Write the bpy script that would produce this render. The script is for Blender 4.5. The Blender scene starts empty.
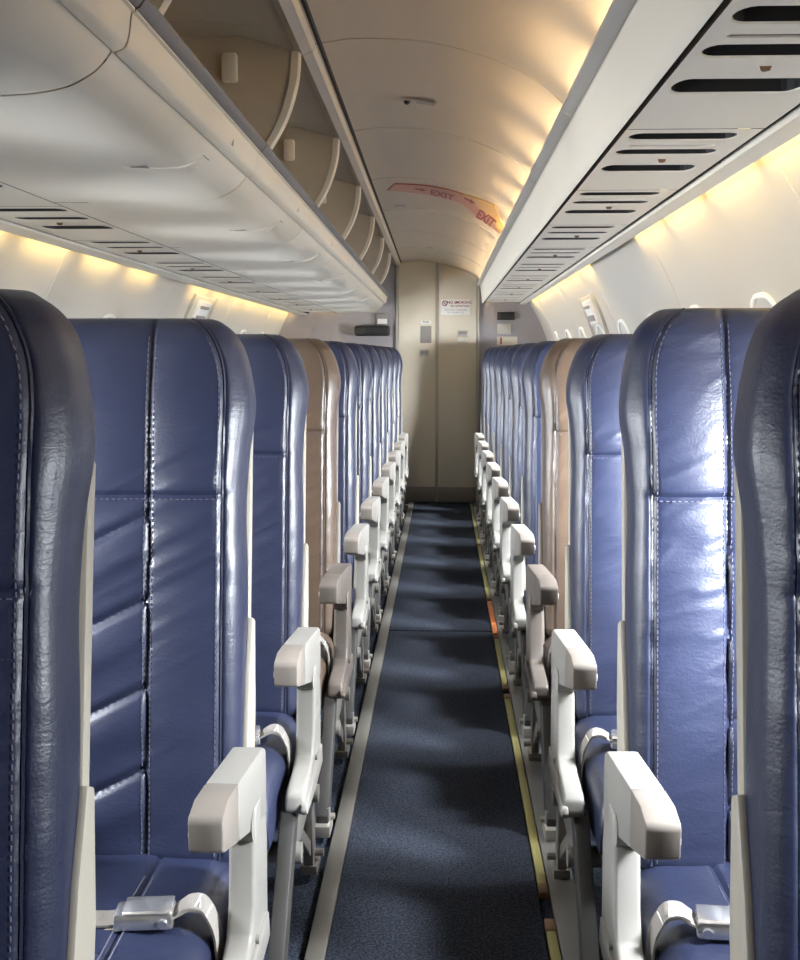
import bpy, bmesh, math, random
from mathutils import Vector, Matrix, noise
random.seed(7)
SC = bpy.context.scene
COL = SC.collection
PI = math.pi
EYE = 1.194          # camera height above the floor
YA, YB = -0.9, 9.46  # front and rear of the cabin that is built
PITCH = 0.787        # seat pitch
ROW1 = 1.495         # armrest tip of the second row

# ------------------------------------------------------------------ materials
def new_mat(name):
    m = bpy.data.materials.new(name); m.use_nodes = True
    nt = m.node_tree; b = nt.nodes['Principled BSDF']
    return m, nt, b

def plain(name, col, rough=0.5, metal=0.0, noise_amt=0.06, noise_scale=9.0, bump=0.0, bump_scale=300.0, spec=0.5):
    m, nt, b = new_mat(name)
    b.inputs['Roughness'].default_value = rough
    b.inputs['Metallic'].default_value = metal
    b.inputs['Specular IOR Level'].default_value = spec
    tc = nt.nodes.new('ShaderNodeTexCoord')
    n = nt.nodes.new('ShaderNodeTexNoise'); n.inputs['Scale'].default_value = noise_scale; n.inputs['Detail'].default_value = 4
    nt.links.new(tc.outputs['Object'], n.inputs['Vector'])
    r = nt.nodes.new('ShaderNodeMix'); r.data_type = 'RGBA'
    r.inputs[6].default_value = (*[c*(1-noise_amt) for c in col], 1)
    r.inputs[7].default_value = (*[min(1, c*(1+noise_amt)) for c in col], 1)
    nt.links.new(n.outputs['Fac'], r.inputs[0]); nt.links.new(r.outputs[2], b.inputs['Base Color'])
    if bump:
        n2 = nt.nodes.new('ShaderNodeTexNoise'); n2.inputs['Scale'].default_value = bump_scale; n2.inputs['Detail'].default_value = 3
        nt.links.new(tc.outputs['Object'], n2.inputs['Vector'])
        bp = nt.nodes.new('ShaderNodeBump'); bp.inputs['Strength'].default_value = bump; bp.inputs['Distance'].default_value = 0.002
        nt.links.new(n2.outputs['Fac'], bp.inputs['Height']); nt.links.new(bp.outputs['Normal'], b.inputs['Normal'])
    return m

def leather(name, col, col2, rough):
    m, nt, b = new_mat(name)
    b.inputs['Roughness'].default_value = rough
    b.inputs['Specular IOR Level'].default_value = 0.62
    tc = nt.nodes.new('ShaderNodeTexCoord')
    n = nt.nodes.new('ShaderNodeTexNoise'); n.inputs['Scale'].default_value = 6; n.inputs['Detail'].default_value = 5
    nt.links.new(tc.outputs['Object'], n.inputs['Vector'])
    r = nt.nodes.new('ShaderNodeMix'); r.data_type = 'RGBA'
    r.inputs[6].default_value = (*col, 1); r.inputs[7].default_value = (*col2, 1)
    nt.links.new(n.outputs['Fac'], r.inputs[0]); nt.links.new(r.outputs[2], b.inputs['Base Color'])
    # pebbled grain and fine creases
    mp = nt.nodes.new('ShaderNodeMapping'); mp.inputs['Scale'].default_value = (1, 1, 2.6)
    nt.links.new(tc.outputs['Object'], mp.inputs['Vector'])
    v = nt.nodes.new('ShaderNodeTexVoronoi'); v.inputs['Scale'].default_value = 260
    nt.links.new(tc.outputs['Object'], v.inputs['Vector'])
    c = nt.nodes.new('ShaderNodeTexNoise'); c.inputs['Scale'].default_value = 34; c.inputs['Detail'].default_value = 6; c.inputs['Distortion'].default_value = 1.2
    nt.links.new(mp.outputs['Vector'], c.inputs['Vector'])
    b1 = nt.nodes.new('ShaderNodeBump'); b1.inputs['Strength'].default_value = 0.16; b1.inputs['Distance'].default_value = 0.001
    nt.links.new(v.outputs['Distance'], b1.inputs['Height'])
    b2 = nt.nodes.new('ShaderNodeBump'); b2.inputs['Strength'].default_value = 0.14; b2.inputs['Distance'].default_value = 0.004
    nt.links.new(c.outputs['Fac'], b2.inputs['Height']); nt.links.new(b1.outputs['Normal'], b2.inputs['Normal'])
    nt.links.new(b2.outputs['Normal'], b.inputs['Normal'])
    return m

def carpet_mat(name, c0, c1):
    m, nt, b = new_mat(name)
    b.inputs['Roughness'].default_value = 0.95; b.inputs['Specular IOR Level'].default_value = 0.1
    tc = nt.nodes.new('ShaderNodeTexCoord')
    n = nt.nodes.new('ShaderNodeTexNoise'); n.inputs['Scale'].default_value = 190; n.inputs['Detail'].default_value = 4
    nt.links.new(tc.outputs['Object'], n.inputs['Vector'])
    cr = nt.nodes.new('ShaderNodeValToRGB')
    cr.color_ramp.elements[0].position = 0.36; cr.color_ramp.elements[0].color = (*c0, 1)
    cr.color_ramp.elements[1].position = 0.68; cr.color_ramp.elements[1].color = (*c1, 1)
    nt.links.new(n.outputs['Fac'], cr.inputs['Fac']); nt.links.new(cr.outputs['Color'], b.inputs['Base Color'])
    bp = nt.nodes.new('ShaderNodeBump'); bp.inputs['Strength'].default_value = 0.6; bp.inputs['Distance'].default_value = 0.004
    nt.links.new(n.outputs['Fac'], bp.inputs['Height']); nt.links.new(bp.outputs['Normal'], b.inputs['Normal'])
    return m

def glow(name, col, strength):
    m, nt, b = new_mat(name)
    b.inputs['Base Color'].default_value = (*col, 1)
    b.inputs['Emission Color'].default_value = (*col, 1)
    b.inputs['Emission Strength'].default_value = strength
    return m

def pane_mat():
    m = bpy.data.materials.new('window acrylic'); m.use_nodes = True
    nt = m.node_tree; nt.nodes.clear()
    o = nt.nodes.new('ShaderNodeOutputMaterial'); mx = nt.nodes.new('ShaderNodeMixShader')
    t = nt.nodes.new('ShaderNodeBsdfTransparent'); g = nt.nodes.new('ShaderNodeBsdfGlossy'); g.inputs['Roughness'].default_value = 0.05
    f = nt.nodes.new('ShaderNodeFresnel'); f.inputs['IOR'].default_value = 1.4
    nt.links.new(f.outputs[0], mx.inputs[0]); nt.links.new(t.outputs[0], mx.inputs[1]); nt.links.new(g.outputs[0], mx.inputs[2])
    nt.links.new(mx.outputs[0], o.inputs['Surface'])
    return m

M = dict(
    blue=leather('blue leather', (0.0125, 0.0165, 0.041), (0.020, 0.0265, 0.062), 0.40),
    brown=leather('brown leather', (0.075, 0.050, 0.034), (0.105, 0.071, 0.050), 0.38),
    thread=plain('seam thread', (0.11, 0.11, 0.16), 0.7),
    thread_white=plain('belt stitching', (0.85, 0.83, 0.80), 0.7),
    light=plain('light grey arm plastic', (0.265, 0.255, 0.235), 0.42, bump=0.05),
    taupe=plain('taupe arm plastic', (0.215, 0.19, 0.168), 0.45, bump=0.05),
    dark=plain('dark taupe arm plastic', (0.115, 0.098, 0.086), 0.45, bump=0.05),
    shell=plain('seat shell plastic', (0.37, 0.345, 0.29), 0.45),
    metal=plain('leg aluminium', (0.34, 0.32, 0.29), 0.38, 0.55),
    dkmetal=plain('under seat metal', (0.035, 0.033, 0.031), 0.6, 0.0, spec=0.25),  # darkened so the shade under the seats sits in the colour
    chrome=plain('buckle steel', (0.74, 0.73, 0.72), 0.26, 0.9, 0.03),
    web=plain('belt webbing', (0.25, 0.23, 0.21), 0.85, bump=0.5, bump_scale=900),
    carpet=carpet_mat('navy carpet', (0.010, 0.012, 0.020), (0.046, 0.053, 0.070)),
    under=carpet_mat('under seat carpet', (0.010, 0.013, 0.02), (0.05, 0.06, 0.085)),
    cream=plain('cream cabin panel', (0.52, 0.49, 0.435), 0.50, noise_amt=0.025, noise_scale=2.5),
    bin=plain('cream bin plastic', (0.80, 0.75, 0.65), 0.6, noise_amt=0.025, noise_scale=2.5),
    binin=plain('beige bin liner', (0.52, 0.46, 0.37), 0.6, noise_amt=0.06, noise_scale=14),
    ceil=plain('beige ceiling panel', (0.46, 0.405, 0.325), 0.42, noise_amt=0.03, noise_scale=2.5),
    seal=plain('grey bin seal', (0.20, 0.19, 0.19), 0.5),
    black=plain('dark recess', (0.018, 0.017, 0.018), 0.5),
    shadowgap=plain('black gap strip', (0.012, 0.012, 0.012), 0.8),
    rail=plain('rail aluminium', (0.50, 0.48, 0.44), 0.36, 0.3),
    track=plain('floor track metal', (0.15, 0.142, 0.125), 0.42, 0.4),
    dtrack=plain('floor track dark', (0.17, 0.165, 0.155), 0.5, 0.3),
    strip=plain('glow strip yellow', (0.25, 0.225, 0.085), 0.4),
    stripbrown=plain('strip joint brown', (0.16, 0.085, 0.04), 0.5),
    orange=plain('strip orange', (0.62, 0.19, 0.06), 0.5),
    bulk=plain('grey lavender bulkhead', (0.33, 0.31, 0.33), 0.6, noise_amt=0.03),
    door=plain('beige lavatory door', (0.66, 0.60, 0.49), 0.42, noise_amt=0.03, noise_scale=3),
    doortrim=plain('door edge metal', (0.50, 0.47, 0.42), 0.35, 0.4),
    white=plain('white plastic', (0.80, 0.79, 0.76), 0.5),
    plac=plain('grey placard', (0.27, 0.25, 0.235), 0.5),
    red=plain('sign red', (0.22, 0.008, 0.014), 0.5),
    pinkred=plain('exit band red', (0.42, 0.165, 0.11), 0.35),
    exityellow=plain('exit band yellow', (0.55, 0.34, 0.11), 0.35),
    cove=glow('cove lamp', (1.0, 0.74, 0.42), 62.0),
    wash=glow('wall wash lamp', (1.0, 0.74, 0.27), 27.0),
    pane=pane_mat(),
)

# ------------------------------------------------------------------ mesh helpers
def link_mesh(name, bm, mats, parent=None, smooth=True, recalc=True):
    if recalc: bmesh.ops.recalc_face_normals(bm, faces=bm.faces)
    me = bpy.data.meshes.new(name); bm.to_mesh(me); bm.free()
    for m in (mats if isinstance(mats, (list, tuple)) else [mats]): me.materials.append(M[m] if isinstance(m, str) else m)
    if smooth:
        for p in me.polygons: p.use_smooth = True
        me.set_sharp_from_angle(angle=math.radians(38))
    o = bpy.data.objects.new(name, me); COL.objects.link(o)
    if parent: o.parent = parent
    return o

def empty(name, loc=(0, 0, 0)):
    o = bpy.data.objects.new(name, None); o.empty_display_size = 0.1; COL.objects.link(o); o.location = loc
    return o

def tag(o, label=None, cat=None, group=None, kind=None):
    if label: o['label'] = label
    if cat: o['category'] = cat
    if group: o['group'] = group
    if kind: o['kind'] = kind
    return o

def copy_tree(o, parent=None):
    c = o.copy(); COL.objects.link(c)
    if parent: c.parent = parent
    for ch in list(o.children): copy_tree(ch, c)
    return c

def walk(o):
    yield o
    for c in o.children: yield from walk(c)

def bevel_all(bm, w, seg=2, ang=25):
    bm.normal_update()
    es = [e for e in bm.edges if len(e.link_faces) == 2 and e.calc_face_angle(0) > math.radians(ang)]
    bmesh.ops.bevel(bm, geom=es, offset=w, segments=seg, affect='EDGES', profile=0.5, clamp_overlap=True)

def box(bm, x0, x1, y0, y1, z0, z1, mat=0):
    vs = [bm.verts.new((x, y, z)) for x in (x0, x1) for y in (y0, y1) for z in (z0, z1)]
    for q in ((0, 1, 3, 2), (4, 6, 7, 5), (0, 4, 5, 1), (2, 3, 7, 6), (0, 2, 6, 4), (1, 5, 7, 3)):
        bm.faces.new([vs[i] for i in q]).material_index = mat

def bbox(x0, x1, y0, y1, z0, z1, w=0.003, seg=2):
    bm = bmesh.new(); box(bm, min(x0, x1), max(x0, x1), y0, y1, z0, z1)
    bmesh.ops.recalc_face_normals(bm, faces=bm.faces); bevel_all(bm, w, seg); return bm

def merge(dst, src):
    me = bpy.data.meshes.new('tmp'); src.to_mesh(me); src.free(); dst.from_mesh(me); bpy.data.meshes.remove(me)

def prism_x(pts, x0, x1, shift=None):
    """profile pts (y, z) extruded along x; shift(y) -> sideways offset"""
    bm = bmesh.new()
    sh = shift or (lambda y: 0.0)
    a = [bm.verts.new((x0 + sh(y), y, z)) for y, z in pts]; b = [bm.verts.new((x1 + sh(y), y, z)) for y, z in pts]
    bm.faces.new(a); bm.faces.new(list(reversed(b)))
    n = len(pts)
    for i in range(n): bm.faces.new((a[i], b[i], b[(i+1) % n], a[(i+1) % n]))
    bmesh.ops.recalc_face_normals(bm, faces=bm.faces)
    return bm

def tube(bm, path, r, n=8, mat=0, cap=True):
    path = [Vector(p) for p in path]; rings = []
    up = Vector((0.123, 0.31, 0.94)).normalized()
    for i, p in enumerate(path):
        t = (path[min(i+1, len(path)-1)] - path[max(i-1, 0)]).normalized()
        s = t.cross(up)
        if s.length < 1e-3: s = t.cross(Vector((1, 0, 0)))
        s.normalize(); u = s.cross(t)
        rings.append([bm.verts.new(p + s*r*math.cos(2*PI*k/n) + u*r*math.sin(2*PI*k/n)) for k in range(n)])
    for a, b in zip(rings, rings[1:]):
        for k in range(n): bm.faces.new((a[k], a[(k+1) % n], b[(k+1) % n], b[k])).material_index = mat
    if cap:
        bm.faces.new(list(reversed(rings[0]))).material_index = mat; bm.faces.new(rings[-1]).material_index = mat

def mirror(bm, s):
    if s < 0:
        for v in bm.verts: v.co.x = -v.co.x
    return bm

def loft(bm, rows, mat=0, closed=False):
    """rows: list of lists of Vector; joins them into quads"""
    vr = [[bm.verts.new(p) for p in r] for r in rows]
    n = len(vr[0])
    for a, b in zip(vr, vr[1:]):
        for k in range(n if closed else n-1):
            bm.faces.new((a[k], a[(k+1) % n], b[(k+1) % n], b[k])).material_index = mat
    return vr

# ------------------------------------------------------------------ seats
W = 0.46            # cushion width
U0 = 0.06           # cushion starts this far outboard of the arm's aisle face
UC = 0.28           # local origin of a seat unit (u)
ZB, ZT = 0.362, 1.238

def lean(z): 
    t = (z - 0.41)/0.825
    return 0.335 + 0.125*t + 0.012*math.sin(PI*min(max(t, 0), 1))*-1

def edge_in(z):
    """inset of the outline from the nominal edge: top corner, bottom corner, wings"""
    rz, rx = 0.125, 0.075
    e = 0.0
    if z > ZT - rz:
        q = (z - (ZT - rz))/rz; e += rx*(1 - math.sqrt(max(0, 1 - q**2.3)))
    if z < ZB + 0.03:
        q = (ZB + 0.03 - z)/0.03; e += 0.012*(1 - math.sqrt(max(0, 1 - q*q)))
    e -= 0.009*math.exp(-((z - 1.10)/0.055)**2)
    e += 0.004*math.exp(-((z - 0.93)/0.08)**2)
    return e

def seam_in(z):
    e = edge_in(z); return e + 0.8*(0.009*math.exp(-((z - 1.10)/0.055)**2) - 0.004*math.exp(-((z - 0.93)/0.08)**2))

def sgauss(d, s): return math.exp(-(d/s)**2)

S1, S2, SG = 0.150, 0.310, 0.031
HZ = 0.965
def front_y(x, z, side, seed):
    """y of the front face; x in [0, W] measured outboard from the aisle edge"""
    ei = edge_in(z); e = min(x - ei, W - ei - x)
    y = lean(z)
    rc = 0.042
    if e < rc: y += (rc - math.sqrt(max(0, rc*rc - (rc - max(e, 0))**2)))*0.95
    if z > ZT - 0.05:
        q = (z - (ZT - 0.05))/0.05; y += 0.045*(1 - math.sqrt(max(0, 1 - q*q)))
    if z < ZB + 0.035:
        q = (ZB + 0.035 - z)/0.035; y += 0.035*(1 - math.sqrt(max(0, 1 - q*q)))
    inner = max(0.0, min(1.0, (e - 0.012)/0.03))
    # pillows between the seams
    if x < S1: c, h = (SG + S1)/2, (S1 - SG)/2
    elif x < S2: c, h = (S1 + S2)/2, (S2 - S1)/2
    else: c, h = (S2 + W - SG)/2, (W - SG - S2)/2
    y -= 0.007*max(0, 1 - ((x - c)/h)**2)*inner
    y -= 0.010*sgauss(z - 1.09, 0.10)*inner                    # head pad
    y += 0.0045*(sgauss(x - S1, 0.0042) + sgauss(x - S2, 0.0042))*inner
    es = min(x - seam_in(z), W - seam_in(z) - x)
    y += 0.0042*sgauss(es - SG, 0.0038)*(1 if z > ZB + 0.02 else 0)
    y += 0.0050*sgauss(z - HZ, 0.0045)*inner
    y -= 0.0035*sgauss(z - HZ - 0.022, 0.02)*inner
    xs = x if side > 0 else -x                                 # rises to the right as seen from the camera
    if S1 < x < S2:
        for z0 in (0.935, 0.80, 0.66, 0.53):
            d = z - (z0 + 0.5*(xs - (S1 if side > 0 else -S1)) - (0.05 if side > 0 else 0))
            if z < HZ: y += 0.007*sgauss(d, 0.0075) - 0.0065*sgauss(d + 0.045, 0.036)
    # wrinkles
    v = Vector((x*9 + seed, z*26, seed*1.7))
    w1 = noise.noise(v); w2 = 1 - abs(noise.noise(Vector((x*7 + z*9 + seed, z*30 - xs*16, 3.3 + seed))))*2
    amt = 0.35 + 0.65*sgauss(z - 0.86, 0.14) + 0.5*sgauss(z - 1.0, 0.03)
    near = sgauss(x - S1, 0.05) + sgauss(x - S2, 0.05) + sgauss(e - SG, 0.05)
    y -= inner*(0.0030*w1*amt + 0.0034*max(0, w2 - 0.35)*amt*(0.5 + 0.6*near))
    if inner < 1: y -= (1 - inner)*0.0016*noise.noise(Vector((x*20, z*24 + seed, 1.0)))
    return y

def samples(lo, hi, step, dense, half=0.012, fine=0.0026):
    out = set()
    n = max(2, int((hi - lo)/step)); out.update(round(lo + (hi - lo)*i/n, 5) for i in range(n+1))
    for d in dense:
        k = -half
        while k <= half + 1e-9:
            if lo < d + k < hi: out.add(round(d + k, 5))
            k += fine
    out = sorted(out); res = [out[0]]
    for v in out[1:]:
        if v - res[-1] > 0.0016: res.append(v)
    res[-1] = hi
    return res

def backrest_mesh(s, u0, seed, top=1.238):
    global ZT
    ZT = top
    bm = bmesh.new()
    ps = samples(0, 1, 0.0085, (SG/W, S1/W, S2/W, 1 - SG/W), 0.024, 0.006)
    ps = sorted(set(ps + [0.004, 0.010, 0.02, 0.03, 0.98, 0.97, 0.99, 0.996]))
    zs = samples(ZB, ZT, 0.0050, (HZ,), 0.012, 0.003)
    zs = sorted(set(zs + [ZT - 0.001, ZT - 0.003, ZB + 0.001, ZB + 0.003]))
    th = 0.104
    F, B = [], []
    for z in zs:
        ei = edge_in(z); rowf, rowb = [], []
        tq = 1.0
        if z > ZT - 0.05: tq = math.sqrt(max(0.0, 1 - ((z - (ZT - 0.05))/0.05)**2))
        if z < ZB + 0.035: tq = min(tq, math.sqrt(max(0.0, 1 - ((ZB + 0.035 - z)/0.035)**2)))
        for p in ps:
            x = ei + p*(W - 2*ei)
            yf = front_y(x, z, s, seed)
            e = min(p, 1-p)*(W - 2*ei)
            yb = lean(z) + th*(0.45 + 0.55*tq) - (0.02 - math.sqrt(max(0, 0.02**2 - (0.02 - min(e, 0.02))**2)))
            yb = max(yb, yf + 0.002)
            rowf.append(Vector((s*(u0 + x - UC), yf, z))); rowb.append(Vector((s*(u0 + x - UC), yb, z)))
        F.append(rowf); B.append(rowb)
    vf, vb = loft(bm, F), loft(bm, B)
    for a, b in zip(zip(vf, vb), zip(vf[1:], vb[1:])):
        for k in (0, -1): bm.faces.new((a[0][k], b[0][k], b[1][k], a[1][k]))
    for r in (0, -1):
        for k in range(len(ps)-1): bm.faces.new((vf[r][k], vf[r][k+1], vb[r][k+1], vb[r][k]))
    # stitches and piping
    def dash(x, z, dx, dz, ln=0.0055, w=0.0011):
        c = Vector((x, front_y(x, z, s, seed) - 0.0012, z)); t = Vector((dx, 0, dz)).normalized(); n = Vector((0, -1, 0)); q = t.cross(n)
        vs = [bm.verts.new(Vector((s*(u0 + p.x - UC), p.y, p.z))) for p in
              [c + t*a*ln/2 + q*b*w/2 + n*d for a in (-1, 1) for b in (-1, 1) for d in (-0.0008, 0.0008)]]
        for f in ((0, 1, 3, 2), (4, 6, 7, 5), (0, 4, 5, 1), (2, 3, 7, 6), (0, 2, 6, 4), (1, 5, 7, 3)):
            bm.faces.new([vs[i] for i in f]).material_index = 1
    z = ZB + 0.03
    while z < ZT - 0.03:
        ei = seam_in(z); de = (seam_in(z + 0.004) - ei)/0.004
        dash(ei + SG + 0.0075, z, de, 1); dash(W - ei - SG - 0.0075, z, -de, 1)
        dash(S1 - 0.006, z, 0, 1); dash(S2 + 0.006, z, 0, 1); dash(S1 + 0.006, z, 0, 1)
        z += 0.0095
    x = 0.045
    while x < W - 0.045:
        dash(x, HZ - 0.006, 1, 0); x += 0.0095
    for k in (0, 1):
        path = []
        for i in range(90):
            z = ZB + 0.02 + (ZT - ZB - 0.022)*i/89; ei = seam_in(z)
            x = ei + SG if k == 0 else W - ei - SG
            path.append((s*(u0 + x - UC), front_y(x, z, s, seed) - 0.0005, z))
        tube(bm, path, 0.0026, 6)
    return bm

CY0, CY1, CZ0, CZ1 = -0.135, 0.40, 0.262, 0.379
def cushion_z(x, y):
    e = min(x, W - x); ef = y - CY0
    z = CZ1
    rc = 0.045
    if e < rc: z -= rc - math.sqrt(max(0, rc*rc - (rc - e)**2))
    rf = 0.06
    if ef < rf: z -= rf - math.sqrt(max(0, rf*rf - (rf - ef)**2))
    inner = max(0, min(1, (e - 0.01)/0.03))*max(0, min(1, (ef - 0.01)/0.03))
    z += inner*0.012*(1 - ((x - W/2)/(W/2))**2)
    z -= inner*0.005*(sgauss(x - 0.125, 0.0045) + sgauss(x - W + 0.125, 0.0045))
    # curved front seam
    d = y - (0.01 + 0.06*((x - W/2)/(W/2))**2 + (0.05 if e < 0.04 else 0))
    z -= inner*0.004*sgauss(d, 0.005)
    z += inner*0.003*noise.noise(Vector((x*14, y*9, 0.4)))
    return z

def cushion_mesh(s, u0):
    bm = bmesh.new()
    xs = sorted(set(samples(0, W, 0.009, (0.125, W - 0.125), 0.012, 0.003) + [0.002, 0.005, W - 0.002, W - 0.005]))
    ys = sorted(set(samples(CY0, CY1, 0.009, ()) + [CY0 + 0.002, CY0 + 0.005]))
    top = [[Vector((s*(u0 + x - UC), y, cushion_z(x, y))) for x in xs] for y in ys]
    bot = [[Vector((s*(u0 + x - UC), y, CZ0)) for x in xs] for y in ys]
    a, b = loft(bm, top), loft(bm, bot)
    for j in range(len(ys)-1):
        for k in (0, -1): bm.faces.new((a[j][k], a[j+1][k], b[j+1][k], b[j][k]))
    for r in (0, -1):
        for k in range(len(xs)-1): bm.faces.new((a[r][k], a[r][k+1], b[r][k+1], b[r][k]))
    for x0 in (0.125, W - 0.125):
        for dx in (-0.007, 0.007):
            tube(bm, [(s*(u0 + x0 + dx - UC), y, cushion_z(x0 + dx, y) + 0.0003) for y in [CY0 + 0.07 + 0.02*i for i in range(17)]], 0.0010, 5, 1)
    return bm

def ribbon(bm, path, width, thick, mat=0, tilt=None):
    """webbing: path runs in x-z, width along y"""
    path = [Vector(p) for p in path]; rows = []
    for i, p in enumerate(path):
        t = (path[min(i+1, len(path)-1)] - path[max(i-1, 0)]).normalized()
        wv = Vector((0, 1, 0)); wv = (wv - t*wv.dot(t)).normalized(); n = t.cross(wv)
        rows.append([p - wv*width/2 - n*thick/2, p + wv*width/2 - n*thick/2, p + wv*width/2 + n*thick/2, p - wv*width/2 + n*thick/2])
    vr = loft(bm, rows, mat, closed=True)
    bm.faces.new(vr[0]).material_index = mat; bm.faces.new(list(reversed(vr[-1]))).material_index = mat

def smooth3(pts, n=5):
    out = []
    for i in range(len(pts)-1):
        p = [Vector(pts[k]) for k in (max(i-1, 0), i, i+1, min(i+2, len(pts)-1))]
        for k in range(n):
            q = k/n; out.append(0.5*((2*p[1]) + (p[2] - p[0])*q + (2*p[0] - 5*p[1] + 4*p[2] - p[3])*q*q + (3*p[1] - p[0] - 3*p[2] + p[3])*q**3))
    out.append(Vector(pts[-1])); return out

def belt_parts(s, u0, parent):
    yb, dz = 0.108, -0.034
    X = lambda x: s*(u0 + x - UC)
    bm = bmesh.new()
    # aisle-side piece: comes up from beside the cushion, arches over its edge to the buckle
    p = [(X(-0.004), yb + 0.03, 0.30 + dz), (X(-0.006), yb + 0.025, 0.37 + dz), (X(-0.002), yb + 0.02, 0.412 + dz), (X(0.012), yb + 0.015, 0.440 + dz), (X(0.030), yb + 0.008, 0.447 + dz), (X(0.046), yb + 0.003, 0.441 + dz), (X(0.062), yb, 0.434 + dz)]
    ribbon(bm, smooth3(p), 0.047, 0.0032)
    # double layer
    q = [(a, b - 0.002, c + 0.0035) for a, b, c in p[2:6]]
    ribbon(bm, smooth3(q), 0.046, 0.003)
    # zig-zag stitching on the folded end
    for i in range(5):
        x0 = 0.006 + 0.0075*i
        def zz(x): return 0.4425 + dz + 0.0085*math.sin(min(max((x)/0.045, 0), 1)*PI) - (0.010 if x < 0.008 else 0)
        tube(bm, [(X(x0), yb - 0.008, zz(x0)), (X(x0 + 0.0075*(1 if i % 2 else -0.2)), yb + 0.030, zz(x0))], 0.0011, 5, 1)
    # window-side piece
    p = [(X(0.125), yb - 0.002, 0.430 + dz), (X(0.16), yb - 0.004, 0.428 + dz), (X(0.20), yb - 0.002, cushion_z(0.20, yb) + 0.004), (X(0.30), yb + 0.02, cushion_z(0.30, yb) + 0.004), (X(0.40), yb + 0.05, cushion_z(0.40, yb + 0.05) + 0.004), (X(0.45), yb + 0.07, cushion_z(0.445, yb + 0.07) + 0.004), (X(0.463), yb + 0.08, 0.36 + dz), (X(0.462), yb + 0.09, 0.31 + dz)]
    ribbon(bm, smooth3(p), 0.047, 0.003)
    ribbon(bm, [(a, b - 0.004, c - 0.005) for a, b, c in p[:4]], 0.047, 0.003)
    belt = link_mesh('seat_belt', bm, ['web', 'thread_white'], parent)
    # buckle: chamfered steel box with lifted flap and pin
    bm = bbox(X(0.052), X(0.135), yb - 0.030, yb + 0.026, 0.424 + dz, 0.446 + dz, 0.004)
    for v in bm.verts:                                    # wedge the top towards the window side
        if v.co.z > 0.437 + dz: v.co.y += 0.004*(1 if v.co.y < yb else -1)
    c = bmesh.new(); pts = [(yb - 0.028, 0.4465 + dz), (yb + 0.024, 0.4465 + dz), (yb + 0.021, 0.4520 + dz), (yb - 0.024, 0.4505 + dz)]
    merge(c, prism_x(pts, min(X(0.054), X(0.122)), max(X(0.054), X(0.122)))); bevel_all(c, 0.0012, 1); merge(bm, c)
    c = bmesh.new(); tube(c, [(X(0.066), yb - 0.034, 0.434 + dz), (X(0.066), yb - 0.028, 0.434 + dz)], 0.0065, 12); merge(bm, c)
    bmesh.ops.rotate(bm, verts=bm.verts, cent=Vector((X(0.09), yb, 0.436 + dz)), matrix=Matrix.Rotation(math.radians(-6*s), 3, 'Z'))
    link_mesh('buckle', bm, 'chrome', belt)

def arm_parts(s, u, parent, mats, full=True, width=0.047):
    """an armrest: support panel (the part itself) with cap, front pad and button below it"""
    capm, padm, panm = mats
    toe = (lambda y: 0.020*(0.245 - y)/0.245) if full else None
    tops = [(0.168, 0.535), (0.152, 0.47), (0.142, 0.40), (0.122, 0.360), (0.085, 0.346), (-0.02, 0.340), (-0.040, 0.331), (-0.046, 0.305), (-0.036, 0.292),
            (0.08, 0.287), (0.22, 0.290), (0.268, 0.32), (0.272, 0.45), (0.246, 0.548)]
    if full:
        bm = prism_x(tops, u - UC + 0.003, u - UC + width - 0.005); bevel_all(bm, 0.0065, 3, 35)
        # proud ledge that runs along the foot of the panel
        c = prism_x([(0.115, 0.338), (0.0, 0.322), (-0.050, 0.318), (-0.056, 0.306), (-0.048, 0.296), (0.10, 0.290), (0.25, 0.300), (0.24, 0.345)], u - UC - 0.003, u - UC + 0.010); bevel_all(c, 0.003, 2); merge(bm, c)
        c = bmesh.new(); tube(c, [(u - UC - 0.002, 0.15, 0.345), (u - UC + 0.004, 0.15, 0.345)], 0.007, 10); merge(bm, c)
    else:
        bm = prism_x([(0.235, 0.33), (0.30, 0.33), (0.30, 0.58), (0.20, 0.56), (0.205, 0.49)], u - UC + 0.004, u - UC + width - 0.004); bevel_all(bm, 0.004, 2)
    arm = link_mesh('armrest', mirror(bm, s), panm, parent)
    z0 = 0.0
    body = [(0.083, 0.604), (0.230, 0.606), (0.247, 0.598), (0.250, 0.555), (0.245, 0.497), (0.200, 0.496), (0.083, 0.520)]
    bm = prism_x(body, u - UC, u - UC + width, toe); bevel_all(bm, 0.0042, 2)
    link_mesh('armrest_cap', mirror(bm, s), capm, arm)
    pad = [(0.0815, 0.604), (0.030, 0.601), (0.002, 0.588), (-0.002, 0.580), (0.0, 0.541), (0.006, 0.537), (0.0815, 0.5205)]
    bm = prism_x(pad, u - UC, u - UC + width, toe); bevel_all(bm, 0.0032, 2)
    link_mesh('armrest_tip', mirror(bm, s), padm, arm)
    if full:
        bm = bmesh.new(); xo = u - UC + width + 0.016
        tube(bm, [(xo - 0.002, 0.022, 0.558), (xo + 0.005, 0.022, 0.558), (xo + 0.007, 0.022, 0.558)], 0.0075, 12)
        link_mesh('recline_button', mirror(bm, s), 'white' if capm == 'light' else 'taupe', arm)
        bm = bmesh.new(); tube(bm, [(u - UC + 0.006, 0.17, 0.512), (u - UC + width - 0.006, 0.17, 0.512)], 0.026, 16)
        link_mesh('hinge', mirror(bm, s), panm, arm)

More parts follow.
